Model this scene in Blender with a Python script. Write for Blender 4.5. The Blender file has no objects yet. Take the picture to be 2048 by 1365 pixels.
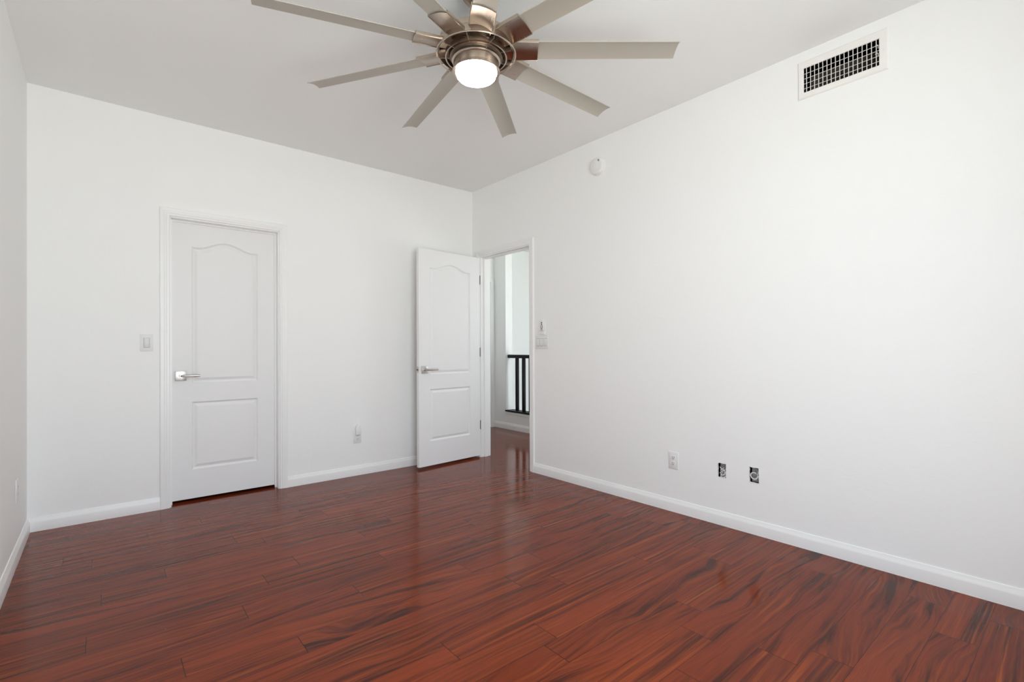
import bpy, bmesh, math, random
from mathutils import Vector, Matrix
random.seed(7)
PI = math.pi
scene = bpy.context.scene
C = scene.collection

# ------------------------------------------------------------------ camera
F_PX, YAW, V0 = 979.144, 0.698180, 694.53
CAM = Vector((-2.99517, -4.21183, 1.115))
PITCH, ROLL = 0.0034978, -0.0038319
r0 = Vector((math.cos(YAW), -math.sin(YAW), 0)); f0 = Vector((math.sin(YAW), math.cos(YAW), 0)); u0 = Vector((0, 0, 1))
fw = f0*math.cos(PITCH) + u0*math.sin(PITCH); up = -f0*math.sin(PITCH) + u0*math.cos(PITCH)
R = r0*math.cos(ROLL) + up*math.sin(ROLL); U = up*math.cos(ROLL) - r0*math.sin(ROLL)
cd = bpy.data.cameras.new('camera'); cam = bpy.data.objects.new('camera', cd); C.objects.link(cam)
cd.sensor_width = 36.0; cd.sensor_fit = 'HORIZONTAL'; cd.lens = F_PX/2048*36
cd.shift_x = 0.0; cd.shift_y = (V0-682.5)/2048
cd.clip_start = 0.02; cd.clip_end = 200
M = Matrix((R, U, -fw)).transposed().to_4x4(); M.translation = CAM
cam.matrix_world = M
scene.camera = cam

# ------------------------------------------------------------------ light: daylight sky through the windows
vs = scene.view_settings
scene.display_settings.display_device = 'sRGB'
vs.view_transform = 'Standard'; vs.look = 'None'; vs.gamma = 1.0; vs.exposure = -0.17
try: vs.use_curve_mapping = False
except Exception: pass
cy = scene.cycles
cy.max_bounces = 16; cy.diffuse_bounces = 10; cy.glossy_bounces = 6; cy.transmission_bounces = 6; cy.transparent_max_bounces = 8
cy.caustics_reflective = False; cy.caustics_refractive = False
cy.use_denoising = True
cy.sample_clamp_indirect = 6.0

SKY = 9.3
world = bpy.data.worlds.new('sky'); scene.world = world; world.use_nodes = True
wn = world.node_tree; wn.nodes.clear()
wo = wn.nodes.new('ShaderNodeOutputWorld'); wb = wn.nodes.new('ShaderNodeBackground')
tc = wn.nodes.new('ShaderNodeTexCoord'); sx = wn.nodes.new('ShaderNodeSeparateXYZ'); cr = wn.nodes.new('ShaderNodeValToRGB')
mp = wn.nodes.new('ShaderNodeMapRange'); mp.inputs[1].default_value = -1; mp.inputs[2].default_value = 1
wn.links.new(tc.outputs['Generated'], sx.inputs[0]); wn.links.new(sx.outputs[2], mp.inputs[0]); wn.links.new(mp.outputs[0], cr.inputs[0])
e = cr.color_ramp.elements
e[0].position = 0.0; e[0].color = (0.93, 0.925, 0.91, 1)
e[1].position = 1.0; e[1].color = (0.45, 0.56, 0.72, 1)
k = e.new(0.49); k.color = (0.95, 0.95, 0.945, 1)
k = e.new(0.51); k.color = (0.78, 0.83, 0.91, 1)
k = e.new(0.70); k.color = (0.60, 0.69, 0.82, 1)
wn.links.new(cr.outputs[0], wb.inputs[0]); wb.inputs[1].default_value = SKY; wn.links.new(wb.outputs[0], wo.inputs[0])

def portal(name, loc, rot, sx_, sy_):
    l = bpy.data.lights.new(name, 'AREA'); l.shape = 'RECTANGLE'; l.size = sx_; l.size_y = sy_
    l.cycles.is_portal = True
    o = bpy.data.objects.new(name, l); C.objects.link(o); o.location = loc; o.rotation_euler = rot
    return o

# room sizes
W, H = 3.344, 2.763
T = 0.12
REAR = -4.77
WIN = (-3.12, -1.32, 0.12, 2.55)
SWIN = (1.52, 2.55, -0.2, 2.5)            # unseen stairwell window, added and sized to brighten the stairwell
portal('window_daylight', ((WIN[0]+WIN[1])/2, REAR-T-0.01, (WIN[2]+WIN[3])/2), (PI/2, 0, 0), WIN[1]-WIN[0], WIN[3]-WIN[2])
portal('added_stair_window_daylight', ((SWIN[0]+SWIN[1])/2, -1.73, (SWIN[2]+SWIN[3])/2), (PI/2, 0, 0), SWIN[1]-SWIN[0], SWIN[3]-SWIN[2])

# ------------------------------------------------------------------ materials
def mat(name, col, rough=0.5, metal=0.0, **kw):
    m = bpy.data.materials.new(name); m.use_nodes = True
    b = m.node_tree.nodes['Principled BSDF']
    b.inputs['Base Color'].default_value = (*col, 1); b.inputs['Roughness'].default_value = rough; b.inputs['Metallic'].default_value = metal
    if 'spec' in kw: b.inputs['Specular IOR Level'].default_value = kw['spec']
    return m
def bump(m, scale, strength, dist=0.002, detail=3.0, aniso=None, coord='Object', rough_dist=0.0):
    nt = m.node_tree; b = nt.nodes['Principled BSDF']
    t = nt.nodes.new('ShaderNodeTexCoord'); n = nt.nodes.new('ShaderNodeTexNoise'); bp = nt.nodes.new('ShaderNodeBump')
    mpn = nt.nodes.new('ShaderNodeMapping')
    nt.links.new(t.outputs[coord], mpn.inputs[0]); nt.links.new(mpn.outputs[0], n.inputs['Vector'])
    if aniso: mpn.inputs['Scale'].default_value = aniso
    n.inputs['Scale'].default_value = scale; n.inputs['Detail'].default_value = detail
    n.inputs['Distortion'].default_value = rough_dist
    nt.links.new(n.outputs[0], bp.inputs['Height']); bp.inputs['Strength'].default_value = strength; bp.inputs['Distance'].default_value = dist
    nt.links.new(bp.outputs[0], b.inputs['Normal'])
    return n

M_WALL = mat('white_wall_paint', (0.895, 0.900, 0.893), 0.55, spec=0.3)
def knockdown(m, strength):
    # hand-trowelled plaster: flattened splatter islands with fine ridges
    nt = m.node_tree; b = nt.nodes['Principled BSDF']
    t = nt.nodes.new('ShaderNodeTexCoord')
    n1 = nt.nodes.new('ShaderNodeTexNoise'); n1.inputs['Scale'].default_value = 11; n1.inputs['Detail'].default_value = 5; n1.inputs['Distortion'].default_value = 1.6
    rp = nt.nodes.new('ShaderNodeValToRGB'); rp.color_ramp.elements[0].position = 0.46; rp.color_ramp.elements[1].position = 0.56
    n2 = nt.nodes.new('ShaderNodeTexNoise'); n2.inputs['Scale'].default_value = 90; n2.inputs['Detail'].default_value = 3
    mx = nt.nodes.new('ShaderNodeMath'); mx.operation = 'MULTIPLY_ADD'; mx.inputs[1].default_value = 0.35
    bp = nt.nodes.new('ShaderNodeBump'); bp.inputs['Strength'].default_value = strength; bp.inputs['Distance'].default_value = 0.0012
    nt.links.new(t.outputs['Object'], n1.inputs['Vector']); nt.links.new(t.outputs['Object'], n2.inputs['Vector'])
    nt.links.new(n1.outputs[0], rp.inputs[0]); nt.links.new(n2.outputs[0], mx.inputs[0]); nt.links.new(rp.outputs[0], mx.inputs[2])
    nt.links.new(mx.outputs[0], bp.inputs['Height']); nt.links.new(bp.outputs[0], b.inputs['Normal'])
knockdown(M_WALL, 0.16)
M_CEIL = mat('ceiling_paint', (0.885, 0.893, 0.880), 0.8, spec=0.2); bump(M_CEIL, 60, 0.15, 0.001)
M_TRIM = mat('semi_gloss_white_trim', (0.87, 0.87, 0.865), 0.28, spec=0.45)
M_DOOR = mat('semi_gloss_white_door', (0.84, 0.84, 0.84), 0.42, spec=0.3); bump(M_DOOR, 30, 0.06, 0.0006, aniso=(6, 6, 0.5))
M_PLATE = mat('white_plastic_plate', (0.80, 0.80, 0.79), 0.35)
M_ROCK = mat('white_plastic_rocker', (0.72, 0.72, 0.715), 0.3)
M_SLOT = mat('dark_slot', (0.05, 0.05, 0.05), 0.6)
M_GAP = mat('gap_shade_and_button_grey', (0.30, 0.30, 0.30), 0.6)  # grey paints the shade in rocker gaps; also the buttons' own colour
M_DET = mat('detector_plastic', (0.82, 0.815, 0.80), 0.4)
M_BLACK = mat('black_painted_wood', (0.008, 0.008, 0.010), 0.5, spec=0.2)
M_NICK = mat('satin_nickel', (0.62, 0.60, 0.57), 0.36, 1.0)
M_NICKD = mat('dark_nickel', (0.30, 0.28, 0.26), 0.35, 1.0)
M_VENT = mat('white_vent_enamel', (0.86, 0.85, 0.82), 0.4)
M_DUCT = mat('dusty_duct_metal', (0.30, 0.25, 0.205), 0.6, 0.2); bump(M_DUCT, 40, 0.4, 0.003)
M_BOX = mat('galvanised_box', (0.42, 0.43, 0.445), 0.5, 0.2); bump(M_BOX, 120, 0.5, 0.002)
M_PLASTER = mat('raw_plaster_edge', (0.85, 0.85, 0.84), 0.9); bump(M_PLASTER, 160, 0.8, 0.003)
M_CABLE = mat('white_cable', (0.78, 0.78, 0.76), 0.45)
M_FRAME = mat('white_vinyl_frame', (0.85, 0.85, 0.85), 0.35)
M_CLOSET = mat('closet_paint', (0.5, 0.5, 0.48), 0.8)

# brushed nickel of the fan: warm metal with streaked roughness
def brushed(name, col, rough, aniso):
    m = mat(name, col, rough, 1.0)
    nt = m.node_tree; b = nt.nodes['Principled BSDF']
    t = nt.nodes.new('ShaderNodeTexCoord'); mpn = nt.nodes.new('ShaderNodeMapping'); mpn.inputs['Scale'].default_value = aniso
    n = nt.nodes.new('ShaderNodeTexNoise'); n.inputs['Scale'].default_value = 30; n.inputs['Detail'].default_value = 4
    mr = nt.nodes.new('ShaderNodeMapRange'); mr.inputs[3].default_value = rough-0.02; mr.inputs[4].default_value = rough+0.05
    nt.links.new(t.outputs['Object'], mpn.inputs[0]); nt.links.new(mpn.outputs[0], n.inputs['Vector'])
    nt.links.new(n.outputs[0], mr.inputs[0]); nt.links.new(mr.outputs[0], b.inputs['Roughness'])
    return m
M_FAN = brushed('brushed_nickel', (0.50, 0.425, 0.355), 0.27, (1, 1, 14))
M_FAND = brushed('brushed_nickel_inner', (0.30, 0.235, 0.18), 0.36, (1, 1, 10))
M_BLADE = mat('silver_grey_blade', (0.46, 0.43, 0.37), 0.42, 0.25)
bump(M_BLADE, 20, 0.03, 0.0005)
M_LENS = bpy.data.materials.new('lit_opal_lens'); M_LENS.use_nodes = True
b = M_LENS.node_tree.nodes['Principled BSDF']
b.inputs['Base Color'].default_value = (0.9, 0.9, 0.88, 1); b.inputs['Roughness'].default_value = 0.3
b.inputs['Emission Color'].default_value = (1.0, 0.95, 0.88, 1); b.inputs['Emission Strength'].default_value = 50.0

M_GLASS = bpy.data.materials.new('window_glass'); M_GLASS.use_nodes = True
nt = M_GLASS.node_tree; nt.nodes.clear()
o_ = nt.nodes.new('ShaderNodeOutputMaterial'); mx = nt.nodes.new('ShaderNodeMixShader'); tr = nt.nodes.new('ShaderNodeBsdfTransparent'); gl = nt.nodes.new('ShaderNodeBsdfGlossy'); fr = nt.nodes.new('ShaderNodeFresnel')
fr.inputs[0].default_value = 1.45; gl.inputs['Roughness'].default_value = 0.02; tr.inputs[0].default_value = (0.94, 0.96, 0.95, 1)
ge = nt.nodes.new('ShaderNodeNewGeometry'); mm = nt.nodes.new('ShaderNodeMath'); mm.operation = 'SUBTRACT'; mm.inputs[0].default_value = 1.0; mm.use_clamp = True
m2_ = nt.nodes.new('ShaderNodeMath'); m2_.operation = 'MULTIPLY'
nt.links.new(ge.outputs['Backfacing'], mm.inputs[1]); nt.links.new(mm.outputs[0], m2_.inputs[0]); nt.links.new(fr.outputs[0], m2_.inputs[1]); nt.links.new(m2_.outputs[0], mx.inputs[0]); nt.links.new(tr.outputs[0], mx.inputs[1]); nt.links.new(gl.outputs[0], mx.inputs[2]); nt.links.new(mx.outputs[0], o_.inputs[0])

# laminate floor: plank grain in UV space
PW, PL, PY0 = 0.1318, 1.2, -0.370
M_FLOOR = bpy.data.materials.new('red_brown_laminate'); M_FLOOR.use_nodes = True
def build_floor_mat(m):
    nt = m.node_tree; N = nt.nodes; L = nt.links; b = N['Principled BSDF']
    def node(t, **k):
        n = N.new(t)
        for a, v in k.items(): setattr(n, a, v)
        return n
    def math_(op, a=None, b_=None, c=None):
        n = node('ShaderNodeMath', operation=op)
        for i, v in enumerate((a, b_, c)):
            if v is None: continue
            if isinstance(v, (int, float)): n.inputs[i].default_value = v
            else: L.new(v, n.inputs[i])
        return n.outputs[0]
    uv = node('ShaderNodeUVMap', uv_map='grain'); ed = node('ShaderNodeUVMap', uv_map='edge')
    at = node('ShaderNodeAttribute', attribute_name='plank_rand'); at2 = node('ShaderNodeAttribute', attribute_name='plank_wavy')
    s = node('ShaderNodeSeparateXYZ'); L.new(uv.outputs[0], s.inputs[0]); u, v = s.outputs[0], s.outputs[1]
    def comb(x, y, z=0.0):
        c = node('ShaderNodeCombineXYZ')
        for i, q in enumerate((x, y, z)):
            if isinstance(q, (int, float)): c.inputs[i].default_value = q
            else: L.new(q, c.inputs[i])
        return c.outputs[0]
    def noise(vec, scale, detail=3.0, rough=0.5, dist=0.0):
        n = node('ShaderNodeTexNoise'); L.new(vec, n.inputs['Vector']); n.inputs['Scale'].default_value = scale
        n.inputs['Detail'].default_value = detail; n.inputs['Roughness'].default_value = rough; n.inputs['Distortion'].default_value = dist
        return n.outputs[0]
    # warp across the plank, stronger on the figured planks
    w1 = noise(comb(math_('MULTIPLY', u, 1.9), math_('MULTIPLY', v, 4.0)), 1.0, 2.0, 0.4)
    w1 = math_('SUBTRACT', w1, 0.5)
    amp = math_('MULTIPLY_ADD', at2.outputs['Fac'], 0.20, 0.02)
    vw = math_('MULTIPLY_ADD', w1, amp, v)
    shr = math_('MULTIPLY', math_('MULTIPLY', math_('SUBTRACT', at.outputs['Fac'], 0.5), at2.outputs['Fac']), 0.38)
    vw = math_('MULTIPLY_ADD', u, shr, vw)
    # broad dark figure, broken up along its length
    dens = math_('MULTIPLY_ADD', at2.outputs['Fac'], -18.0, 31.0)
    fig = noise(comb(math_('MULTIPLY', u, 1.2), math_('MULTIPLY', vw, dens)), 1.0, 4.0, 0.6)
    r1 = node('ShaderNodeValToRGB'); L.new(fig, r1.inputs[0])
    e = r1.color_ramp.elements; e[0].position = 0.36; e[0].color = (1, 1, 1, 1); e[1].position = 0.49; e[1].color = (0, 0, 0, 1)
    # thinner streaks
    st = noise(comb(math_('MULTIPLY', u, 1.1), math_('MULTIPLY', vw, 62.0), 3.0), 1.0, 5.0, 0.65)
    r2 = node('ShaderNodeValToRGB'); L.new(st, r2.inputs[0])
    e = r2.color_ramp.elements; e[0].position = 0.39; e[0].color = (1, 1, 1, 1); e[1].position = 0.57; e[1].color = (0, 0, 0, 1)
    # orange lights, only where the grain runs straight
    ol = noise(comb(math_('MULTIPLY', u, 0.9), math_('MULTIPLY', vw, 44.0), 9.0), 1.0, 4.0, 0.6)
    r3 = node('ShaderNodeValToRGB'); L.new(ol, r3.inputs[0])
    e = r3.color_ramp.elements; e[0].position = 0.50; e[0].color = (0, 0, 0, 1); e[1].position = 0.70; e[1].color = (1, 1, 1, 1)
    # patches where the streaks fade out
    mk = noise(comb(math_('MULTIPLY', u, 1.3), math_('MULTIPLY', v, 9.0), 21.0), 1.0, 3.0)
    mr_ = node('ShaderNodeMapRange'); L.new(mk, mr_.inputs[0]); mr_.inputs[1].default_value = 0.38; mr_.inputs[2].default_value = 0.62; mr_.inputs[3].default_value = 0.12; mr_.inputs[4].default_value = 1.0
    mk = mr_.outputs[0]
    # pores
    fg = noise(comb(math_('MULTIPLY', u, 9.0), math_('MULTIPLY', v, 420.0), 5.0), 1.0, 2.0)
    base = node('ShaderNodeMix', data_type='RGBA'); L.new(at.outputs['Fac'], base.inputs['Factor'])
    base.inputs['A'].default_value = (0.168, 0.0255, 0.0075, 1); base.inputs['B'].default_value = (0.220, 0.0355, 0.0090, 1)
    m1 = node('ShaderNodeMix', data_type='RGBA'); L.new(math_('MULTIPLY', math_('MULTIPLY', r3.outputs[0], mk), math_('MULTIPLY_ADD', at2.outputs['Fac'], -0.6, 0.95)), m1.inputs['Factor']); L.new(base.outputs['Result'], m1.inputs['A']); m1.inputs['B'].default_value = (0.400, 0.092, 0.012, 1)
    m2 = node('ShaderNodeMix', data_type='RGBA'); L.new(math_('MULTIPLY', math_('MULTIPLY', r2.outputs[0], mk), math_('MULTIPLY_ADD', at2.outputs['Fac'], -0.30, 0.90)), m2.inputs['Factor']); L.new(m1.outputs['Result'], m2.inputs['A']); m2.inputs['B'].default_value = (0.040, 0.0100, 0.0055, 1)
    m3 = node('ShaderNodeMix', data_type='RGBA'); L.new(math_('MULTIPLY', r1.outputs[0], math_('MULTIPLY_ADD', at2.outputs['Fac'], 0.45, 0.48)), m3.inputs['Factor']); L.new(m2.outputs['Result'], m3.inputs['A']); m3.inputs['B'].default_value = (0.030, 0.0080, 0.0045, 1)
    pr = node('ShaderNodeMapRange'); L.new(fg, pr.inputs[0]); pr.inputs[1].default_value = 0.3; pr.inputs[2].default_value = 0.7; pr.inputs[3].default_value = 0.86; pr.inputs[4].default_value = 1.12
    # seams
    se = node('ShaderNodeSeparateXYZ'); L.new(ed.outputs[0], se.inputs[0])
    du = math_('MINIMUM', se.outputs[0], math_('SUBTRACT', PL, se.outputs[0]))
    dv = math_('MINIMUM', se.outputs[1], math_('SUBTRACT', PW, se.outputs[1]))
    d = math_('MINIMUM', math_('MULTIPLY', dv, 1.5), du)
    seam = node('ShaderNodeMapRange'); L.new(d, seam.inputs[0]); seam.inputs[1].default_value = 0.0007; seam.inputs[2].default_value = 0.0018
    seam.inputs[3].default_value = 0.25; seam.inputs[4].default_value = 1.0
    fac = math_('MULTIPLY', pr.outputs[0], seam.outputs[0])
    sc = node('ShaderNodeVectorMath', operation='SCALE'); L.new(m3.outputs['Result'], sc.inputs[0]); L.new(fac, sc.inputs['Scale'])
    L.new(sc.outputs[0], b.inputs['Base Color'])
    bp = node('ShaderNodeBump'); bp.inputs['Strength'].default_value = 0.25; bp.inputs['Distance'].default_value = 0.0004
    L.new(seam.outputs[0], bp.inputs['Height']); L.new(bp.outputs[0], b.inputs['Normal'])
    b.inputs['Roughness'].default_value = 0.13
    b.inputs['IOR'].default_value = 1.24
build_floor_mat(M_FLOOR)

# ------------------------------------------------------------------ helpers
def obj(name, bm, material, parent=None, smooth=False, loc=None):
    me = bpy.data.meshes.new(name); bmesh.ops.recalc_face_normals(bm, faces=bm.faces[:]); bm.to_mesh(me); bm.free()
    me.materials.append(material)
    o = bpy.data.objects.new(name, me); C.objects.link(o)
    if smooth:
        for p in me.polygons: p.use_smooth = True
        me.set_sharp_from_angle(angle=math.radians(35))
    if parent: o.parent = parent
    if loc: o.location = loc
    return o
def tag(o, label, cat=None, group=None, kind=None):
    o['label'] = label
    if cat: o['category'] = cat
    if group: o['group'] = group
    if kind: o['kind'] = kind
    return o
def struct(o, label, cat=None):
    return tag(o, label, cat, kind='structure')
def empty(name, loc=(0, 0, 0), rot=(0, 0, 0)):
    o = bpy.data.objects.new(name, None); C.objects.link(o); o.location = loc; o.rotation_euler = rot; o.empty_display_size = 0.1
    return o
def box(bm, x0, x1, y0, y1, z0, z1, bev=0.0, mtx=None):
    r = bmesh.ops.create_cube(bm, size=1.0)
    vs_ = r['verts']
    for v in vs_:
        v.co = Vector(((v.co.x+.5)*(x1-x0)+x0, (v.co.y+.5)*(y1-y0)+y0, (v.co.z+.5)*(z1-z0)+z0))
    if bev > 0:
        es = list({e for v in vs_ for e in v.link_edges})
        rb = bmesh.ops.bevel(bm, geom=es, offset=bev, segments=2, affect='EDGES', profile=0.5)
        vs_ = list({v for f in rb['faces'] for v in f.verts} | {v for v in vs_ if v.is_valid})
    if mtx is not None:
        for v in vs_: v.co = mtx @ v.co
    return vs_
def lathe(bm, prof, seg=64, center=(0, 0, 0), axis='z', close=False):
    rings = []
    cx, cy_, cz = center
    for r, z in prof:
        ring = []
        for i in range(seg):
            a = 2*PI*i/seg
            ca, sa = r*math.cos(a), r*math.sin(a)
            p = {'z': (cx+ca, cy_+sa, cz+z), 'x': (cx+z, cy_+ca, cz+sa), 'y': (cx+ca, cy_+z, cz+sa)}[axis]
            ring.append(bm.verts.new(p))
        rings.append(ring)
    n = len(rings)
    for j in range(n if close else n-1):
        A, B = rings[j], rings[(j+1) % n]
        for i in range(seg):
            bm.faces.new((A[i], A[(i+1) % seg], B[(i+1) % seg], B[i]))
    if not close:
        for ring in (rings[0], rings[-1]):
            if (ring[0].co-ring[seg//2].co).length > 1e-5: bm.faces.new(ring)
    return bm
def tube(bm, pts, r, seg=10):
    pts = [Vector(p) for p in pts]; rings = []
    t0 = (pts[1]-pts[0]).normalized(); ref = Vector((0, 0, 1)) if abs(t0.z) < .9 else Vector((1, 0, 0))
    n = t0.cross(ref).normalized()
    for i, p in enumerate(pts):
        t = (pts[min(i+1, len(pts)-1)]-pts[max(i-1, 0)]).normalized()
        n = (n - t*n.dot(t)).normalized(); bn = t.cross(n)
        rings.append([bm.verts.new(p+n*r*math.cos(2*PI*k/seg)+bn*r*math.sin(2*PI*k/seg)) for k in range(seg)])
    for A, B in zip(rings, rings[1:]):
        for k in range(seg): bm.faces.new((A[k], A[(k+1) % seg], B[(k+1) % seg], B[k]))
    bm.faces.new(rings[0]); bm.faces.new(rings[-1])
def slab(name, axis, p0, p1, u0_, u1, v0_, v1, holes, material, label):
    """wall slab between p0..p1 on `axis`, spanning u (the other horizontal) and z, with rectangular holes"""
    us = sorted({u0_, u1, *[h[0] for h in holes], *[h[1] for h in holes]}); vv = sorted({v0_, v1, *[h[2] for h in holes], *[h[3] for h in holes]})
    solid = {}
    for i in range(len(us)-1):
        for j in range(len(vv)-1):
            uc, vc = (us[i]+us[i+1])/2, (vv[j]+vv[j+1])/2
            solid[i, j] = not any(h[0] < uc < h[1] and h[2] < vc < h[3] for h in holes)
    bm = bmesh.new(); cache = {}
    def V(p, u, z):
        k_ = (p, u, z)
        if k_ not in cache: cache[k_] = bm.verts.new((p, u, z) if axis == 'x' else (u, p, z))
        return cache[k_]
    for (i, j), s in solid.items():
        if not s: continue
        a, b_, c, d = us[i], us[i+1], vv[j], vv[j+1]
        for p in (p0, p1): bm.faces.new((V(p, a, c), V(p, b_, c), V(p, b_, d), V(p, a, d)))
        for di, dj, q in ((-1, 0, ((a, c), (a, d))), (1, 0, ((b_, c), (b_, d))), (0, -1, ((a, c), (b_, c))), (0, 1, ((a, d), (b_, d)))):
            if not solid.get((i+di, j+dj), False):
                (a1, z1), (a2, z2) = q
                bm.faces.new((V(p0, a1, z1), V(p0, a2, z2), V(p1, a2, z2), V(p1, a1, z1)))
    return struct(obj(name, bm, material), label)

# ------------------------------------------------------------------ room shell
DY0, DY1 = -0.893, -0.140        # hall doorway in the right wall
DX0, DX1 = -2.618, -1.905        # closed door in the back wall
DZ = 2.060
VENT = (-3.522, -3.178, 2.531, 2.665)
BOXES = [(-2.722, -2.668, 0.298, 0.388), (-2.922, -2.866, 0.305, 0.398)]
slab('wall_back', 'y', 0, T, -W-T, 0, 0, H, [(DX0, DX1, -0.0, DZ)], M_WALL, 'white plaster wall holding the closed panel door')
slab('wall_right', 'x', 0, T, REAR-T, 1.45, 0, H, [(DY0, DY1, -0.0, DZ), VENT] + BOXES, M_WALL, 'long white plaster wall with air vent and open doorway')
slab('wall_left', 'x', -W-T, -W, REAR-T, 0, 0, H, [], M_WALL, 'narrow slice of white wall at the left edge')
slab('wall_rear', 'y', REAR-T, REAR, -W, 0, 0, H, [WIN], M_WALL, 'white wall with window behind the viewer')
slab('wall_hall_end', 'y', 1.33, 1.45, T, 1.33, 0, H, [(0.47, 1.25, 0.0, DZ)], M_WALL, 'white end wall of the hall seen through the doorway')
slab('wall_hall_side', 'x', 1.33, 1.45, -1.6, 2.0, -2.7, H, [(-1.6, 1.08, 0.243, H)], M_WALL, 'white hall wall with low curb under the black railing')
slab('wall_stair_end', 'y', 2.0, 2.12, 1.33, 2.72, -2.7, H, [], M_WALL, 'bright white stairwell wall behind the black railing')
slab('wall_stair_side', 'x', 2.6, 2.72, -1.6, 2.0, -2.7, H, [], M_WALL, 'white stairwell wall on the far side of the stairs')
slab('wall_stair_added_window', 'y', -1.72, -1.6, T, 2.72, -2.7, H, [SWIN], M_WALL, 'white stairwell wall with an added window, out of view')
slab('wall_dark_box_side', 'x', -1.5, -1.44, T, 1.0, 0, H, [], M_CLOSET, 'unseen closet side wall added to keep the door gap dark')  # closed box added behind the door so the gap under it stays dark
slab('wall_dark_box_left', 'x', -3.1, -3.04, T, 1.0, 0, H, [], M_CLOSET, 'unseen closet left wall added to keep the door gap dark')
slab('wall_dark_box_back', 'y', 1.0, 1.06, -3.1, -1.44, 0, H, [], M_CLOSET, 'unseen closet back wall added to keep the door gap dark')
bm = bmesh.new(); box(bm, T, 1.33, 1.9, 1.96, 0, H); box(bm, 0.12, 0.4, 1.45, 1.9, 0, H)
struct(obj('wall_hall_closet', bm, M_CLOSET), 'wall behind the hall end door')

bm = bmesh.new(); box(bm, -W-T, 2.72, REAR-T, 2.12, H, H+0.1)
struct(obj('ceiling', bm, M_CEIL), 'flat pale greige ceiling above the fan')

# floor: one mesh, a quad for every plank
def build_floor():
    X0, X1, Y0, Y1 = -W-T, 1.39, REAR-T, 1.96
    joints = {-1: -3.145, 0: -2.499, 1: -2.783, 3: -3.032, 4: -2.395, 5: -2.269, 6: -2.75, 7: -2.995, 8: -2.208, 9: -2.386, 10: -3.040,
              11: -2.527, 12: -2.088, 13: -2.775, 14: -2.412, -2: -2.262, -3: -2.396, 15: -1.486, 19: -1.722, 21: -1.215, 22: -1.465, 23: -1.126, 24: -0.994, 25: -0.223, 26: -0.495, 2: -1.95}
    rnd = random.Random(11)
    bm = bmesh.new(); g = bm.loops.layers.uv.new('grain'); ed = bm.loops.layers.uv.new('edge')
    pr = bm.faces.layers.float.new('plank_rand'); pw = bm.faces.layers.float.new('plank_wavy')
    k0 = int(math.floor((PY0-Y1)/PW)); k1 = int(math.ceil((PY0-Y0)/PW))
    for k_ in range(k0, k1+1):
        yt, yb = PY0-k_*PW, PY0-(k_+1)*PW
        if yt <= Y0 or yb >= Y1: continue
        j = joints.get(k_, rnd.uniform(-3, -1.8)); x = j - math.ceil((j-X0)/PL)*PL
        while x < X1:
            a, b_ = max(x, X0), min(x+PL, X1); c, d = max(yb, Y0), min(yt, Y1)
            ou, ov = rnd.uniform(0, 50), rnd.uniform(0, 50)
            wav = 0.25+0.75*rnd.random() if rnd.random() < (0.55 if k_ > 12 else 0.35) else rnd.random()*0.12
            if b_-a > 1e-4:
                f = bm.faces.new([bm.verts.new((px, py, 0)) for px, py in ((a, c), (b_, c), (b_, d), (a, d))])
                f[pr] = rnd.random(); f[pw] = wav
                for l in f.loops:
                    l[g].uv = (l.vert.co.x-x+ou, l.vert.co.y-yb+ov); l[ed].uv = (l.vert.co.x-x, l.vert.co.y-yb)
            x += PL
    bmesh.ops.remove_doubles(bm, verts=bm.verts[:], dist=1e-5)
    me = bpy.data.meshes.new('floor'); bm.to_mesh(me); bm.free()
    me.materials.append(M_FLOOR); o = bpy.data.objects.new('floor', me); C.objects.link(o)
    return struct(o, 'glossy red-brown laminate plank floor with dark grain')
build_floor()
bm = bmesh.new(); box(bm, 1.45, 2.6, -1.6, 2.0, -2.8, -2.7)
struct(obj('floor_stairwell', bm, M_CLOSET), 'lower landing of the stairwell')

# baseboards: profile (thickness t, height z)
BP = [(0, 0), (0.015, 0), (0.015, 0.056), (0.0135, 0.062), (0.008, 0.072), (0.006, 0.080), (0.0045, 0.084), (0, 0.085)]
def baseboard(name, p, q, n, label):
    """runs from p to q (xy) on the wall whose inward normal is n"""
    bm = bmesh.new(); A = []; B = []
    for t, z in BP:
        A.append(bm.verts.new((p[0]+n[0]*t, p[1]+n[1]*t, z))); B.append(bm.verts.new((q[0]+n[0]*t, q[1]+n[1]*t, z)))
    m_ = len(BP)
    for i in range(m_): bm.faces.new((A[i], A[(i+1) % m_], B[(i+1) % m_], B[i]))
    bm.faces.new(A); bm.faces.new(B)
    return struct(obj(name, bm, M_TRIM, smooth=True), label)
CO = 0.063      # casing outer edge distance from the jamb
baseboard('baseboard_back_left', (-W, 0), (DX0-CO, 0), (0, -1), 'white baseboard left of the closed door')
baseboard('baseboard_back', (DX1+CO, 0), (0, 0), (0, -1), 'white baseboard between the two doors')
baseboard('baseboard_left', (-W, REAR), (-W, 0), (1, 0), 'white baseboard along the left wall')
baseboard('baseboard_right', (0, REAR), (0, DY0-CO), (-1, 0), 'long white baseboard under the right wall')
baseboard('baseboard_right_corner', (0, DY1+CO), (0, -0.016), (-1, 0), 'short white baseboard in the corner behind the open door')
baseboard('baseboard_rear', (-W, REAR), (0, REAR), (0, 1), 'white baseboard under the rear window')
baseboard('baseboard_hall', (1.33, -1.6), (1.33, 1.33), (-1, 0), 'white hall baseboard below the black railing')

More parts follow.
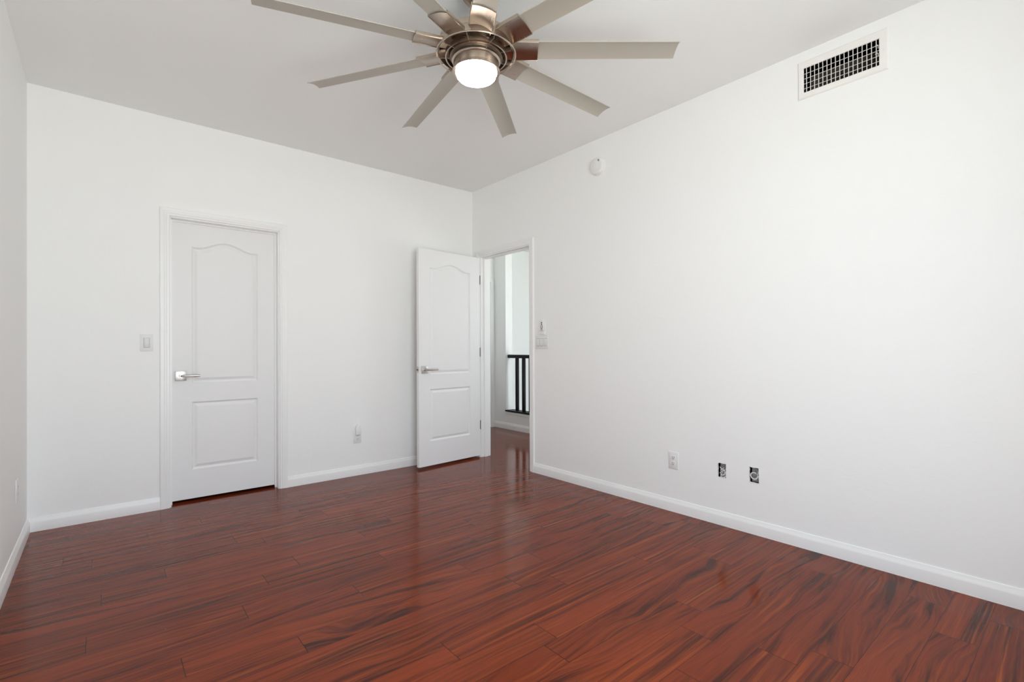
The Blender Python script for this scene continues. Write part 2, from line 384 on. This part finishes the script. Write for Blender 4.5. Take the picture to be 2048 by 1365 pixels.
# door casings (mitred, moulded) and jambs
CP = [(0.006, 0.0), (0.006, 0.009), (0.010, 0.0115), (0.022, 0.0115), (0.026, 0.014), (0.034, 0.0145), (0.040, 0.0165), (0.058, 0.0175), (0.063, 0.0150), (0.063, 0.0)]
def casing(name, a0, a1, zt, place, label):
    """place(u, t, z) -> world, u along the wall, t out of the wall"""
    bm = bmesh.new(); rings = []
    for u_, t in CP:
        rings.append([bm.verts.new(place(a0-u_, t, 0.0)), bm.verts.new(place(a0-u_, t, zt+u_)), bm.verts.new(place(a1+u_, t, zt+u_)), bm.verts.new(place(a1+u_, t, 0.0))])
    n = len(rings)
    for i in range(n):
        A, B = rings[i], rings[(i+1) % n]
        for s in range(3): bm.faces.new((A[s], A[s+1], B[s+1], B[s]))
    bm.faces.new([r[0] for r in rings]); bm.faces.new([r[3] for r in rings])
    o = obj(name, bm, M_TRIM)
    return struct(o, label)
def jamb(name, a0, a1, zt, depth, stop0, stop1, place, label):
    """thin lining of the opening plus the door stop"""
    bm = bmesh.new(); th = 0.0
    def pbox(u0_, u1, t0, t1, z0, z1):
        vs_ = [place(u, t, z) for u in (u0_, u1) for t in (t0, t1) for z in (z0, z1)]
        vv = [bm.verts.new(p) for p in vs_]
        for f in ((0, 1, 3, 2), (4, 5, 7, 6), (0, 1, 5, 4), (2, 3, 7, 6), (0, 2, 6, 4), (1, 3, 7, 5)): bm.faces.new([vv[i] for i in f])
    e_ = 0.003
    pbox(a0-e_+0.0005, a0+e_, -depth-0.001, 0.001, 0, zt)
    pbox(a1-e_, a1+e_-0.0005, -depth-0.001, 0.001, 0, zt)
    pbox(a0-e_+0.0005, a1+e_-0.0005, -depth-0.001, 0.001, zt-e_, zt+e_-0.0005)
    pbox(a0+e_, a0+e_+0.011, -stop1, -stop0, 0, zt-e_); pbox(a1-e_-0.011, a1-e_, -stop1, -stop0, 0, zt-e_)
    pbox(a0+e_+0.011, a1-e_-0.011, -stop1, -stop0, zt-e_-0.011, zt-e_)
    return struct(obj(name, bm, M_TRIM), label)
backp = lambda u, t, z: (u, -t, z)
rightp = lambda u, t, z: (-t, u, z)
hallp = lambda u, t, z: (T+t, u, z)
endp = lambda u, t, z: (u, 1.33-t, z)
casing('trim_1', DX0, DX1, DZ, backp, 'white moulded casing around the closed door')
jamb('trim_2', DX0, DX1, DZ, T, 0.060, 0.0745, backp, 'white jamb and stop of the closed door')
casing('trim_3', DY0, DY1, DZ, rightp, 'white moulded casing around the open doorway')
jamb('trim_4', DY0, DY1, DZ, T, 0.040, 0.075, rightp, 'white jamb and stop of the open doorway')
casing('trim_5', DY0, DY1, DZ, hallp, 'white casing on the hall side of the open doorway')
casing('trim_6', 0.47, 1.25, DZ, endp, 'white door casing at the end of the hall')
jamb('trim_7', 0.47, 1.25, DZ, T, 0.060, 0.0745, endp, 'white jamb of the hall end door')

# ------------------------------------------------------------------ doors
def panel_loop(x0, x1, z0, z1, rise, d, n=28):
    """outline inset by d; top edge is an eyebrow arch when rise > 0"""
    pts = [(x0+d, z0+d), (x1-d, z0+d)]
    for i in range(n+1):
        s = i/n; x = (x1-d)+(x0-x1+2*d)*s
        tt = min(max((s-0.10)/0.80, 0), 1)
        h_ = rise*(0.5-0.5*math.cos(2*PI*tt))**0.85 if rise > 0 else 0
        pts.append((x, z1-d+h_))
    return pts
def door_leaf(name, w, z0, z1, th, panels, material, both=True):
    """leaf in local coords: x 0..w, front face y=0 (towards -y), back y=th"""
    bm = bmesh.new()
    def face_side(y, sgn):
        loops = []
        outer = [bm.verts.new((x, y, z)) for x, z in ((0, z0), (w, z0), (w, z1), (0, z1))]
        edges = [bm.edges.new((outer[i], outer[(i+1) % 4])) for i in range(4)]
        for (a, b_, c, d, rise) in panels:
            prev = None
            for off, dep in ((0, 0), (0.004, 0.0055), (0.012, 0.0115), (0.017, 0.0110), (0.034, 0.0030), (0.038, 0.0022)):
                ring = [bm.verts.new((x, y+sgn*dep, z)) for x, z in panel_loop(a, b_, c, d, rise, off)]
                if prev is None:
                    edges += [bm.edges.new((ring[i], ring[(i+1) % len(ring)])) for i in range(len(ring))]
                else:
                    for i in range(len(ring)):
                        bm.faces.new((prev[i], prev[(i+1) % len(ring)], ring[(i+1) % len(ring)], ring[i]))
                prev = ring
            bm.faces.new(prev)
        bmesh.ops.triangle_fill(bm, use_beauty=True, use_dissolve=False, edges=edges)
        return outer
    A = face_side(0, 1); B = face_side(th, -1)
    for i in range(4): bm.faces.new((A[i], A[(i+1) % 4], B[(i+1) % 4], B[i]))
    return obj(name, bm, material)
def lever(parent, x, z, y, sgn, dirx, ln=0.113, dark=False):
    """square rosette with round neck and straight lever; sgn = outward direction along y"""
    m_ = M_NICK
    bm = bmesh.new(); ya, yb = sorted((y, y+sgn*0.009)); box(bm, x-0.0345, x+0.0345, ya, yb, z-0.0345, z+0.0345, 0.002)
    h = obj('door_handle', bm, m_, parent, smooth=True)
    bm = bmesh.new()
    p0 = Vector((x, y+sgn*0.008, z)); p1 = Vector((x, y+sgn*0.045, z))
    tube(bm, [p0, p1], 0.0125, 20)
    obj('neck', bm, m_, h, smooth=True)
    bm = bmesh.new()
    pts = [Vector((x, y+sgn*0.030, z)), Vector((x, y+sgn*0.042, z)), Vector((x+dirx*0.006, y+sgn*0.050, z)), Vector((x+dirx*0.018, y+sgn*0.053, z)), Vector((x+dirx*ln, y+sgn*0.053, z))]
    tube(bm, pts, 0.0085, 16)
    obj('lever', bm, m_, h, smooth=True)
    for dz in (-0.022, 0.022):
        bm = bmesh.new(); tube(bm, [Vector((x, y+sgn*0.0085, z+dz)), Vector((x, y+sgn*0.0095, z+dz))], 0.0035, 10)
        obj('screw', bm, M_NICKD, h, smooth=True)
    return h
DTOP = 2.050
def panels(w): return [(0.130, w-0.130, 0.232, 0.731, 0), (0.130, w-0.130, 0.872, 1.876, 0.053)]
# door_1: closed in the back wall
w1 = (DX1-0.005)-(DX0+0.005)
d1 = door_leaf('door_1', w1, 0.020, DTOP+0.004, 0.035, panels(w1), M_DOOR); d1.location = (DX0+0.005, 0.0752, 0)
struct(d1, 'closed white two-panel arched door with lever on its left', 'door')
lever(d1, -2.551-d1.location.x, 0.926, 0, -1, 1)
lever(d1, -2.551-d1.location.x, 0.926, 0.035, 1, 1)
# door_2: open into the room, almost against the back wall
w2 = 0.745
d2 = door_leaf('door_2', w2, 0.021, DTOP, 0.035, [(w2-b_, w2-a, c, d, r_) for a, b_, c, d, r_ in [(0.129, 0.620, 0.250, 0.737, 0), (0.129, 0.620, 0.876, 1.880, 0.052)]], M_DOOR)
ang = math.atan2(-(-0.208+0.142), 0.745)
ang = math.atan2(0.066, 0.745)
d2.location = (-0.755, -0.208, 0); d2.rotation_euler = (0, 0, ang)
struct(d2, 'white two-panel arched door standing open against the back wall', 'door')
lever(d2, 0.063, 0.923, 0, -1, 1)
lever(d2, 0.063, 0.923, 0.035, 1, 1, ln=0.10)
bm = bmesh.new(); box(bm, -0.0015, 0.001, 0.005, 0.030, 0.895, 0.952); obj('latch_plate', bm, M_NICK, d2)
bm = bmesh.new(); tube(bm, [(-0.010, 0.0175, 0.923), (-0.001, 0.0175, 0.923)], 0.009, 12); obj('latch_bolt', bm, M_NICKD, d2, smooth=True)
for z in (1.822, 1.08, 0.335):
    bm = bmesh.new()
    tube(bm, [(w2+0.005, -0.003, z-0.044), (w2+0.005, -0.003, z+0.044)], 0.0042, 10)
    tube(bm, [(w2+0.005, -0.003, z+0.044), (w2+0.005, -0.003, z+0.049)], 0.0030, 8)
    box(bm, w2-0.0005, w2+0.0022, -0.001, 0.030, z-0.044, z+0.044)
    obj('hinge', bm, M_NICKD, d2, smooth=True)
# door_3: at the end of the hall
d3 = door_leaf('door_3', 0.768, 0.015, DTOP, 0.035, panels(0.768), M_DOOR); d3.location = (0.476, 1.33+0.0755, 0)
struct(d3, 'white door at the end of the hall, only its edge in view', 'door')

# ------------------------------------------------------------------ windows
def window(name, x0, x1, y, z0, z1, label):
    fr = 0.05; d = 0.07
    bm = bmesh.new()
    xm = (x0+x1)/2
    y0, y1 = y-d, y
    box(bm, x0, x0+fr, y0, y1, z0, z1); box(bm, x1-fr, x1, y0, y1, z0, z1)
    box(bm, x0+fr, x1-fr, y0, y1, z0, z0+fr); box(bm, x0+fr, x1-fr, y0, y1, z1-fr, z1)
    box(bm, xm-0.02, xm+0.02, y0+0.01, y1-0.01, z0+fr, z1-fr)
    o = struct(obj(name, bm, M_FRAME), label, 'window')
    for a, b_ in ((x0+fr, xm-0.02), (xm+0.02, x1-fr)):
        bm = bmesh.new(); box(bm, a, b_, y-0.037, y-0.033, z0+fr, z1-fr); obj('pane', bm, M_GLASS, o)
    return o
window('window_1', WIN[0], WIN[1], REAR-0.02, WIN[2], WIN[3], 'white framed sliding window in the rear wall')
window('added_stair_window', SWIN[0], SWIN[1], -1.63, SWIN[2], SWIN[3], 'added white framed window lighting the stairwell, unseen')  # added out of view to throw daylight on the stairwell end wall

# ------------------------------------------------------------------ railing in the hall
rail = empty('stair_railing', (1.39, 0.0, 0.243))
tag(rail, 'black stair railing with square balusters seen through the open doorway', 'railing')
def rp(name, y0, y1, x0, x1, z0, z1, bev=0.003):
    bm = bmesh.new(); box(bm, x0-1.39, x1-1.39, y0, y1, z0-0.243, z1-0.243, bev); return obj(name, bm, M_BLACK, rail, smooth=True)
rp('handrail', -1.595, 1.075, 1.355, 1.425, 0.985, 1.032, 0.008)
rp('bottom_rail', -1.595, 1.078, 1.312, 1.468, 0.2435, 0.2625)
y = 0.905
while y > -1.55:
    rp('baluster', y-0.019, y+0.019, 1.371, 1.409, 0.2625, 0.985, 0.002); y -= 0.137
bm = bmesh.new(); box(bm, -0.0685, -0.0605, -1.595, 1.07, -0.035, -0.0005, 0.002); obj('cap_moulding', bm, M_TRIM, rail)

# ------------------------------------------------------------------ ceiling fan
FX, FY, FZ = -1.670, -2.384, 2.4936
PH = math.radians(-39.25)
fan = empty('ceiling_fan', (FX, FY, H))
tag(fan, 'brushed nickel nine-blade ceiling fan with a lit round lamp', 'ceiling fan')
def fobj(name, bm, m_, parent=None, smooth=True):
    for v in bm.verts: v.co -= Vector((FX, FY, H))
    return obj(name, bm, m_, parent or fan, smooth)
CC = (FX, FY, 0)
bm = bmesh.new(); lathe(bm, [(0.0, H), (0.070, H), (0.070, H-0.010), (0.062, H-0.030), (0.045, H-0.052), (0.024, H-0.066), (0.018, H-0.068), (0.0, H-0.068)], 48, CC); fobj('canopy', bm, M_FAND)
bm = bmesh.new(); lathe(bm, [(0.013, 2.70), (0.013, 2.55)], 24, CC); fobj('downrod', bm, M_FAN)
bm = bmesh.new(); lathe(bm, [(0.0, 2.600), (0.022, 2.600), (0.030, 2.585), (0.034, 2.566), (0.10, 2.556), (0.150, 2.547), (0.166, 2.538), (0.168, 2.530), (0.168, 2.508), (0.164, 2.506), (0.150, 2.506), (0.0, 2.506)], 72, CC); hous = fobj('motor_housing', bm, M_FAN)
# upper skirt visible between the brackets
bm = bmesh.new(); lathe(bm, [(0.168, 2.512), (0.174, 2.500), (0.176, 2.472), (0.172, 2.469), (0.170, 2.472), (0.168, 2.500), (0.162, 2.512)], 72, CC, close=True); fobj('skirt', bm, M_FAN)
# thin outer ring under the brackets
bm = bmesh.new(); lathe(bm, [(0.1815, 2.4690), (0.1845, 2.4655), (0.1815, 2.4620), (0.1780, 2.4655)], 72, CC, close=True); fobj('outer_ring', bm, M_FAN)
# inner ring band
bm = bmesh.new(); lathe(bm, [(0.139, 2.474), (0.142, 2.472), (0.142, 2.452), (0.139, 2.450), (0.136, 2.452), (0.136, 2.472)], 72, CC, close=True); fobj('inner_ring', bm, M_FAN)
# dark motor core and its fins
bm = bmesh.new(); lathe(bm, [(0.0, 2.506), (0.127, 2.506), (0.127, 2.470), (0.121, 2.455), (0.0, 2.455)], 64, CC); fobj('motor_core', bm, M_FAND)
for i in range(9):
    a = PH+math.radians(40*i+20)
    bm = bmesh.new(); m_ = Matrix.Translation((FX, FY, 0)) @ Matrix.Rotation(a, 4, 'Z')
    box(bm, 0.118, 0.172, -0.0014, 0.0014, 2.455, 2.500, 0, m_)
    box(bm, 0.146, 0.182, -0.0016, 0.0016, 2.462, 2.474, 0, m_); fobj('fin', bm, M_FAN, smooth=False)
# light kit
bm = bmesh.new(); lathe(bm, [(0.0, 2.458), (0.108, 2.458), (0.112, 2.454), (0.112, 2.438), (0.108, 2.433), (0.105, 2.431), (0.104, 2.401), (0.109, 2.397), (0.1095, 2.389), (0.107, 2.3865), (0.096, 2.3865), (0.093, 2.391), (0.0, 2.391)], 72, CC); lk = fobj('light_kit', bm, M_FAN)
bm = bmesh.new(); lathe(bm, [(0.0, 2.3908), (0.0915, 2.3908), (0.0915, 2.378), (0.0895, 2.370), (0.084, 2.364), (0.074, 2.3605), (0.045, 2.3590), (0.0, 2.3585)], 64, CC); fobj('lens', bm, M_LENS)

def arch_strip(bm, r_in, r_out, w_in, w_out, zA_in, zB_in, zA_out, zB_out, th, rise, skew=0.0, lip=0.0, nr=10, nc=12):
    """curved plate: A edge at -w/2 (trailing), B edge at +w/2; local x = radius, y = across"""
    grid = {}
    for lay in (0, 1):
        for i in range(nr+1):
            s = i/nr
            for j in range(nc+1):
                t = j/nc
                r_ = r_in+(r_out-r_in)*s - skew*s*(t-0.5)
                w = w_in+(w_out-w_in)*s
                z = (zA_in+(zA_out-zA_in)*s)*(1-t)+(zB_in+(zB_out-zB_in)*s)*t + rise*4*t*(1-t) + (th if lay else 0)
                y_ = (t-0.5)*w
                grid[lay, i, j] = bm.verts.new((r_, y_, FZ+z))
    for lay in (0, 1):
        for i in range(nr):
            for j in range(nc):
                bm.faces.new((grid[lay, i, j], grid[lay, i+1, j], grid[lay, i+1, j+1], grid[lay, i, j+1]))
    for i in range(nr):
        for j in (0, nc): bm.faces.new((grid[0, i, j], grid[0, i+1, j], grid[1, i+1, j], grid[1, i, j]))
    for j in range(nc):
        for i in (0, nr): bm.faces.new((grid[0, i, j], grid[0, i, j+1], grid[1, i, j+1], grid[1, i, j]))
for i in range(9):
    a = PH+math.radians(40*i)
    m_ = Matrix.Translation((FX, FY, 0)) @ Matrix.Rotation(a, 4, 'Z')
    bm = bmesh.new(); arch_strip(bm, 0.235, 0.927, 0.096, 0.0925, 0.0085, -0.0135, 0.0125, -0.0085, 0.0035, 0.0085, skew=0.0)
    bm.transform(m_); bl = fobj('blade', bm, M_BLADE)
    bm = bmesh.new()
    arch_strip(bm, 0.128, 0.285, 0.090, 0.102, 0.0040, -0.0180, 0.0040, -0.0180, 0.003, 0.0085)
    # folded side lips that grip the blade
    for y_, z0, z1 in ((-0.0505, 0.0025, 0.0185), (0.0505, -0.0195, -0.0035)):
        w_ = 0.0018
        box(bm, 0.165, 0.286, y_-w_, y_+w_, FZ+z0, FZ+z1, 0.0006)
    arch_strip(bm, 0.255, 0.285, 0.100, 0.101, 0.0150, -0.0070, 0.0150, -0.0070, 0.002, 0.0085)
    bm.transform(m_)
    br = fobj('blade_bracket', bm, M_FAN, bl); 
    br.matrix_parent_inverse = Matrix.Identity(4)

# ------------------------------------------------------------------ unseen hall ceiling lamp, added to brighten the hall
M_HL = bpy.data.materials.new('added_hall_glow'); M_HL.use_nodes = True
b = M_HL.node_tree.nodes['Principled BSDF']; b.inputs['Emission Color'].default_value = (1.0, 0.97, 0.93, 1); b.inputs['Emission Strength'].default_value = 12.0
hl = empty('added_hall_light', (0.72, -1.05, H)); tag(hl, 'added flush round light brightening the hall, unseen', 'ceiling light')
bm = bmesh.new(); lathe(bm, [(0.0, 0.0), (0.15, 0.0), (0.15, -0.025), (0.14, -0.03), (0.0, -0.03)], 40); obj('base', bm, M_NICK, hl, True)
bm = bmesh.new(); lathe(bm, [(0.0, -0.031), (0.135, -0.031), (0.12, -0.055), (0.07, -0.072), (0.0, -0.078)], 40); obj('lens', bm, M_HL, hl, True)

# ------------------------------------------------------------------ air vent
vent = empty('air_vent', (0, (VENT[0]+VENT[1])/2, VENT[2]))
tag(vent, 'white rectangular return air grille high on the right wall', 'air vent')
def vobj(name, bm, m_, smooth=False):
    for v in bm.verts: v.co -= vent.location
    return obj(name, bm, m_, vent, smooth)
y0, y1, z0, z1 = VENT
bm = bmesh.new()
fy0, fy1, fz0, fz1 = -3.560, -3.148, 2.497, 2.706
# bevelled flange ring
loops = []
for off, t in ((0, 0.0), (0.0, 0.003), (0.006, 0.0075)):
    loops.append([bm.verts.new((-t, yy, zz)) for yy, zz in ((fy0+off, fz0+off), (fy1-off, fz0+off), (fy1-off, fz1-off), (fy0+off, fz1-off))])
for off, t in ((-0.003, 0.0075), (0.0, 0.005), (0.0, -0.020)):
    loops.append([bm.verts.new((-t, yy, zz)) for yy, zz in ((y0+off, z0+off), (y1-off, z0+off), (y1-off, z1-off), (y0+off, z1-off))])
for A, B in zip(loops, loops[1:]):
    for i in range(4): bm.faces.new((A[i], A[(i+1) % 4], B[(i+1) % 4], B[i]))
A, B = loops[-1], loops[0]
vobj('frame', bm, M_VENT)
for q in (y0-0.019, y1+0.017):
    bm = bmesh.new(); tube(bm, [(-0.0070, q, (z0+z1)/2), (-0.0088, q, (z0+z1)/2)], 0.004, 10); vobj('screw', bm, M_PLATE, True)
nv = 17
for i in range(nv):
    yy = y0+(y1-y0)*(i+0.62)/(nv+0.3)
    bm = bmesh.new(); box(bm, -0.004, 0.001, yy-0.0013, yy+0.0013, z0, z1); vobj('vertical_vane', bm, M_VENT)
for i in range(4):
    zz = z0+(z1-z0)*(i+0.85)/4.9
    bm = bmesh.new(); box(bm, 0.0012, 0.004, y0, y1, zz-0.0009, zz+0.0009); vobj('horizontal_vane', bm, M_VENT)
# open-fronted duct boot behind the grille
bm = bmesh.new()
da, db = [bm.verts.new((0.0205, yy, zz)) for yy, zz in ((y0, z0), (y1, z0), (y1, z1), (y0, z1))], None
db = [bm.verts.new((0.30, yy, zz)) for yy, zz in ((y0, z0), (y1, z0), (y1, z1), (y0, z1))]
for i in range(4): bm.faces.new((da[i], da[(i+1) % 4], db[(i+1) % 4], db[i]))
bm.faces.new(db)
vobj('duct', bm, M_DUCT)
for zz in (z1-0.035, z1-0.075):
    bm = bmesh.new(); tube(bm, [(0.006, y0+0.006, zz-0.008), (0.004, y0+0.006, zz+0.006), (0.003, y0+0.012, zz+0.013), (0.004, y0+0.018, zz+0.006)], 0.0018, 8); vobj('damper_lever', bm, M_VENT, True)

# ------------------------------------------------------------------ smoke detector
sd = empty('smoke_detector', (0, -1.709, 2.545)); tag(sd, 'round white smoke detector above and right of the doorway', 'smoke detector')
bm = bmesh.new(); lathe(bm, [(0.070, 0.0), (0.070, -0.006), (0.066, -0.008), (0.0, -0.008)], 48, (0, 0, 0), 'x'); obj('base', bm, M_DET, sd, True)
bm = bmesh.new(); lathe(bm, [(0.064, -0.008), (0.065, -0.022), (0.060, -0.031), (0.050, -0.035), (0.046, -0.0355), (0.044, -0.034), (0.041, -0.0355), (0.0, -0.037)], 48, (0, 0, 0), 'x'); obj('cover', bm, M_DET, sd, True)
bm = bmesh.new(); lathe(bm, [(0.008, -0.036), (0.008, -0.0385), (0.0, -0.0390)], 20, (0, -0.030, 0.034), 'x'); obj('test_button', bm, M_GAP, sd, True)

# ------------------------------------------------------------------ switches, outlets
def plate(root, w, h, th, axis, sgn):
    """cover plate lying on the wall; axis 'y' = back wall (normal -y), 'x' = wall with normal sgn*x"""
    bm = bmesh.new()
    if axis == 'y': box(bm, -w/2, w/2, -th, 0, -h/2, h/2, 0.002)
    else:
        a, b_ = sorted((0, sgn*th)); box(bm, a, b_, -w/2, w/2, -h/2, h/2, 0.002)
    return obj('cover_plate', bm, M_PLATE, root, True)
def on(axis, sgn, u_, d0, d1_, z0, z1, w):
    """box centred at u, from depth d0 to d1 out of the wall"""
    bm = bmesh.new()
    if axis == 'y': box(bm, u_-w/2, u_+w/2, -d1_, -d0, z0, z1, 0.0006)
    else:
        a, b_ = sorted((sgn*d0, sgn*d1_)); box(bm, a, b_, u_-w/2, u_+w/2, z0, z1, 0.0006)
    return bm
def receptacle(root, axis, sgn, zc, mat_=M_PLATE):
    f = obj('receptacle', on(axis, sgn, 0, 0.005, 0.0068, zc-0.0135, zc+0.0135, 0.028), mat_, root, True)
    for u_, h_ in ((-0.0062, 0.0085), (0.0062, 0.0068)):
        obj('slot', on(axis, sgn, u_, 0.0064, 0.0071, zc+0.0015-h_/2, zc+0.0015+h_/2+0.003, 0.0022), M_SLOT, f)
    obj('slot', on(axis, sgn, 0, 0.0064, 0.0071, zc-0.0105, zc-0.0055, 0.0048), M_SLOT, f)
# single rocker left of the closed door
s = empty('light_switch', (-2.755, 0, 1.166)); tag(s, 'white single rocker light switch left of the closed door', 'light switch')
plate(s, 0.072, 0.118, 0.006, 'y', -1)
fr_ = obj('rocker_frame', on('y', -1, 0, 0.005, 0.0068, -0.034, 0.034, 0.0345), M_GAP, s)
bm = bmesh.new(); vs_ = box(bm, -0.0158, 0.0158, -0.0105, -0.0050, -0.0325, 0.0325, 0.001)
for v in bm.verts:
    if v.co.y < -0.007 and v.co.z < 0: v.co.y += 0.0035
obj('rocker', bm, M_ROCK, s, True)
# triple rocker beside the doorway
s = empty('light_switch', (0, -1.059, 1.172)); tag(s, 'white triple rocker light switch plate right of the open doorway', 'light switch')
plate(s, 0.160, 0.118, 0.006, 'x', -1)
for u_ in (-0.046, 0.0, 0.046):
    obj('rocker_frame', on('x', -1, u_, 0.005, 0.0068, -0.0345, 0.0345, 0.0350), M_GAP, s)
    bm = on('x', -1, u_, 0.0055, 0.0100, -0.0318, 0.0318, 0.0325)
    for v in bm.verts:
        if v.co.x < -0.008 and v.co.z < 0: v.co.x += 0.002
    obj('rocker', bm, M_PLATE, s, True)
# fan remote in its cradle
s = empty('remote_control', (0, -1.074, 1.303)); tag(s, 'small white fan remote with black buttons above the triple switch', 'remote control')
bm = bmesh.new(); box(bm, -0.010, 0, -0.030, 0.030, -0.062, 0.056, 0.003); box(bm, -0.022, -0.010, -0.030, 0.030, -0.062, -0.040, 0.002); obj('cradle', bm, M_PLATE, s, True)
bm = bmesh.new(); box(bm, -0.020, -0.0095, -0.023, 0.023, -0.039, 0.060, 0.004); rm = obj('handset', bm, M_DET, s, True)
for zz, us_ in ((0.040, (0,)), (0.025, (0,)), (0.011, (-0.009, 0.009)), (-0.001, (-0.009, 0.009)), (-0.013, (0,)), (-0.026, (-0.009, 0.009))):
    for u_ in us_:
        bm = bmesh.new(); tube(bm, [(-0.0195, u_, zz), (-0.0215, u_, zz)], 0.0062 if len(us_) == 1 else 0.0042, 12); obj('button', bm, M_SLOT if zz > -0.02 else M_GAP, rm, True)
# outlet on the right wall
s = empty('wall_outlet', (0, -2.357, 0.348)); tag(s, 'white duplex outlet on the right wall beside the open boxes', 'outlet')
plate(s, 0.074, 0.118, 0.0055, 'x', -1); receptacle(s, 'x', -1, 0.0195); receptacle(s, 'x', -1, -0.0195)
bm = bmesh.new(); tube(bm, [(-0.005, 0, 0), (-0.0068, 0, 0)], 0.0028, 8); obj('screw', bm, M_PLATE, s, True)
# outlet on the back wall with a plugged-in night light
s = empty('wall_outlet', (-1.257, 0, 0.343)); tag(s, 'white duplex outlet on the back wall under a night light', 'outlet')
plate(s, 0.072, 0.118, 0.0055, 'y', -1); receptacle(s, 'y', -1, 0.0195); receptacle(s, 'y', -1, -0.0195)
s = empty('night_light', (-1.257, -0.0072, 0.378)); tag(s, 'small rounded night light plugged into the back wall outlet', 'night light')
bm = bmesh.new(); box(bm, -0.021, 0.021, -0.024, 0, -0.022, 0.016, 0.006); obj('plug_body', bm, M_PLATE, s, True)
bm = bmesh.new()
lathe(bm, [(0.0, 0.072), (0.010, 0.069), (0.018, 0.061), (0.0225, 0.048), (0.0235, 0.030), (0.0235, 0.006), (0.0, 0.006)], 32, (0, -0.0265, 0)); 
for v in bm.verts: v.co.y = -0.0135 + (v.co.y+0.0265)*0.57
obj('shade', bm, M_DET, s, True)
# outlet on the left wall, edge-on
s = empty('wall_outlet', (-W, -0.501, 0.365)); tag(s, 'white outlet on the left wall seen edge-on', 'outlet')
plate(s, 0.074, 0.118, 0.0055, 'x', 1); receptacle(s, 'x', 1, 0.0195); receptacle(s, 'x', 1, -0.0195)

# ------------------------------------------------------------------ open boxes in the right wall
def open_box(b_, label):
    y0, y1, z0, z1 = b_
    root = empty('junction_box', (0, (y0+y1)/2, (z0+z1)/2)); tag(root, label, 'electrical box')
    hw, hh = (y1-y0)/2, (z1-z0)/2
    bm = bmesh.new()
    A = [bm.verts.new((0.006, yy, zz)) for yy, zz in ((-hw, -hh), (hw, -hh), (hw, hh), (-hw, hh))]
    B = [bm.verts.new((0.036, yy, zz)) for yy, zz in ((-hw, -hh), (hw, -hh), (hw, hh), (-hw, hh))]
    for i in range(4): bm.faces.new((A[i], A[(i+1) % 4], B[(i+1) % 4], B[i]))
    bm.faces.new(B); 
    obj('back_box', bm, M_BOX, root)
    # ragged plaster lip around the cut-out
    rnd = random.Random(int(y0*1000)); bm = bmesh.new(); n = 44; I, O, K = [], [], []
    per = []
    for i in range(n):
        t = i/n*4; s_, q = int(t), t-int(t)
        per.append([(-hw+2*hw*q, -hh), (hw, -hh+2*hh*q), (hw-2*hw*q, hh), (-hw, hh-2*hh*q)][s_])
    for yy, zz in per:
        d_ = math.hypot(yy, zz); uy, uz = yy/d_, zz/d_
        a_, c_ = rnd.uniform(-0.0006, 0.0035), rnd.uniform(0.003, 0.008)
        I.append(bm.verts.new((-0.0008, yy-uy*a_, zz-uz*a_))); O.append(bm.verts.new((0.0003, yy+uy*c_, zz+uz*c_))); K.append(bm.verts.new((0.010, yy-uy*a_*0.6, zz-uz*a_*0.6)))
    for i in range(n):
        j = (i+1) % n
        bm.faces.new((I[i], I[j], O[j], O[i])); bm.faces.new((I[i], I[j], K[j], K[i]))
    obj('plaster_lip', bm, M_PLASTER, root)
    return root
bx1 = open_box(BOXES[0], 'left open wall box with tangled white cable, right of the outlet')
bx2 = open_box(BOXES[1], 'right open wall box with a single curled white cable')
def arc(cy_, cz, r, a0, a1, x0, x1, n=28):
    return [(x0+(x1-x0)*i/n, cy_+r*math.cos(math.radians(a0+(a1-a0)*i/n)), cz+r*math.sin(math.radians(a0+(a1-a0)*i/n))) for i in range(n+1)]
bm = bmesh.new(); tube(bm, arc(0.0, -0.013, 0.017, 300, 30, 0.004, 0.012), 0.0028); obj('cable', bm, M_CABLE, bx1, True)
bm = bmesh.new(); tube(bm, [(0.035, 0.01, -0.02), (0.02, 0.018, -0.03), (0.004, 0.014, -0.018), (0.002, 0.0, -0.006), (0.003, -0.016, 0.004), (0.02, -0.022, 0.008)], 0.0024)
obj('cable', bm, M_CABLE, bx1, True)
bm = bmesh.new(); tube(bm, arc(0.004, 0.022, 0.014, 200, 345, 0.005, 0.012), 0.0024); obj('cable', bm, M_CABLE, bx1, True)
bm = bmesh.new(); tube(bm, [(0.02, 0.018, -0.030), (0.001, 0.006, -0.040), (-0.001, -0.008, -0.044), (0.003, -0.022, -0.036), (0.03, -0.02, -0.02)], 0.0026); obj('cable', bm, M_CABLE, bx1, True)
bm = bmesh.new(); tube(bm, arc(0.001, -0.005, 0.0195, 128, -192, 0.000, 0.006) , 0.0034); obj('cable', bm, M_CABLE, bx2, True)
bm = bmesh.new(); tube(bm, [(0.035, 0.0, 0.03), (0.03, -0.01, 0.02), (0.012, -0.0155, 0.008), (0.002, -0.0165, 0.004)], 0.0030); obj('cable', bm, M_CABLE, bx2, True)
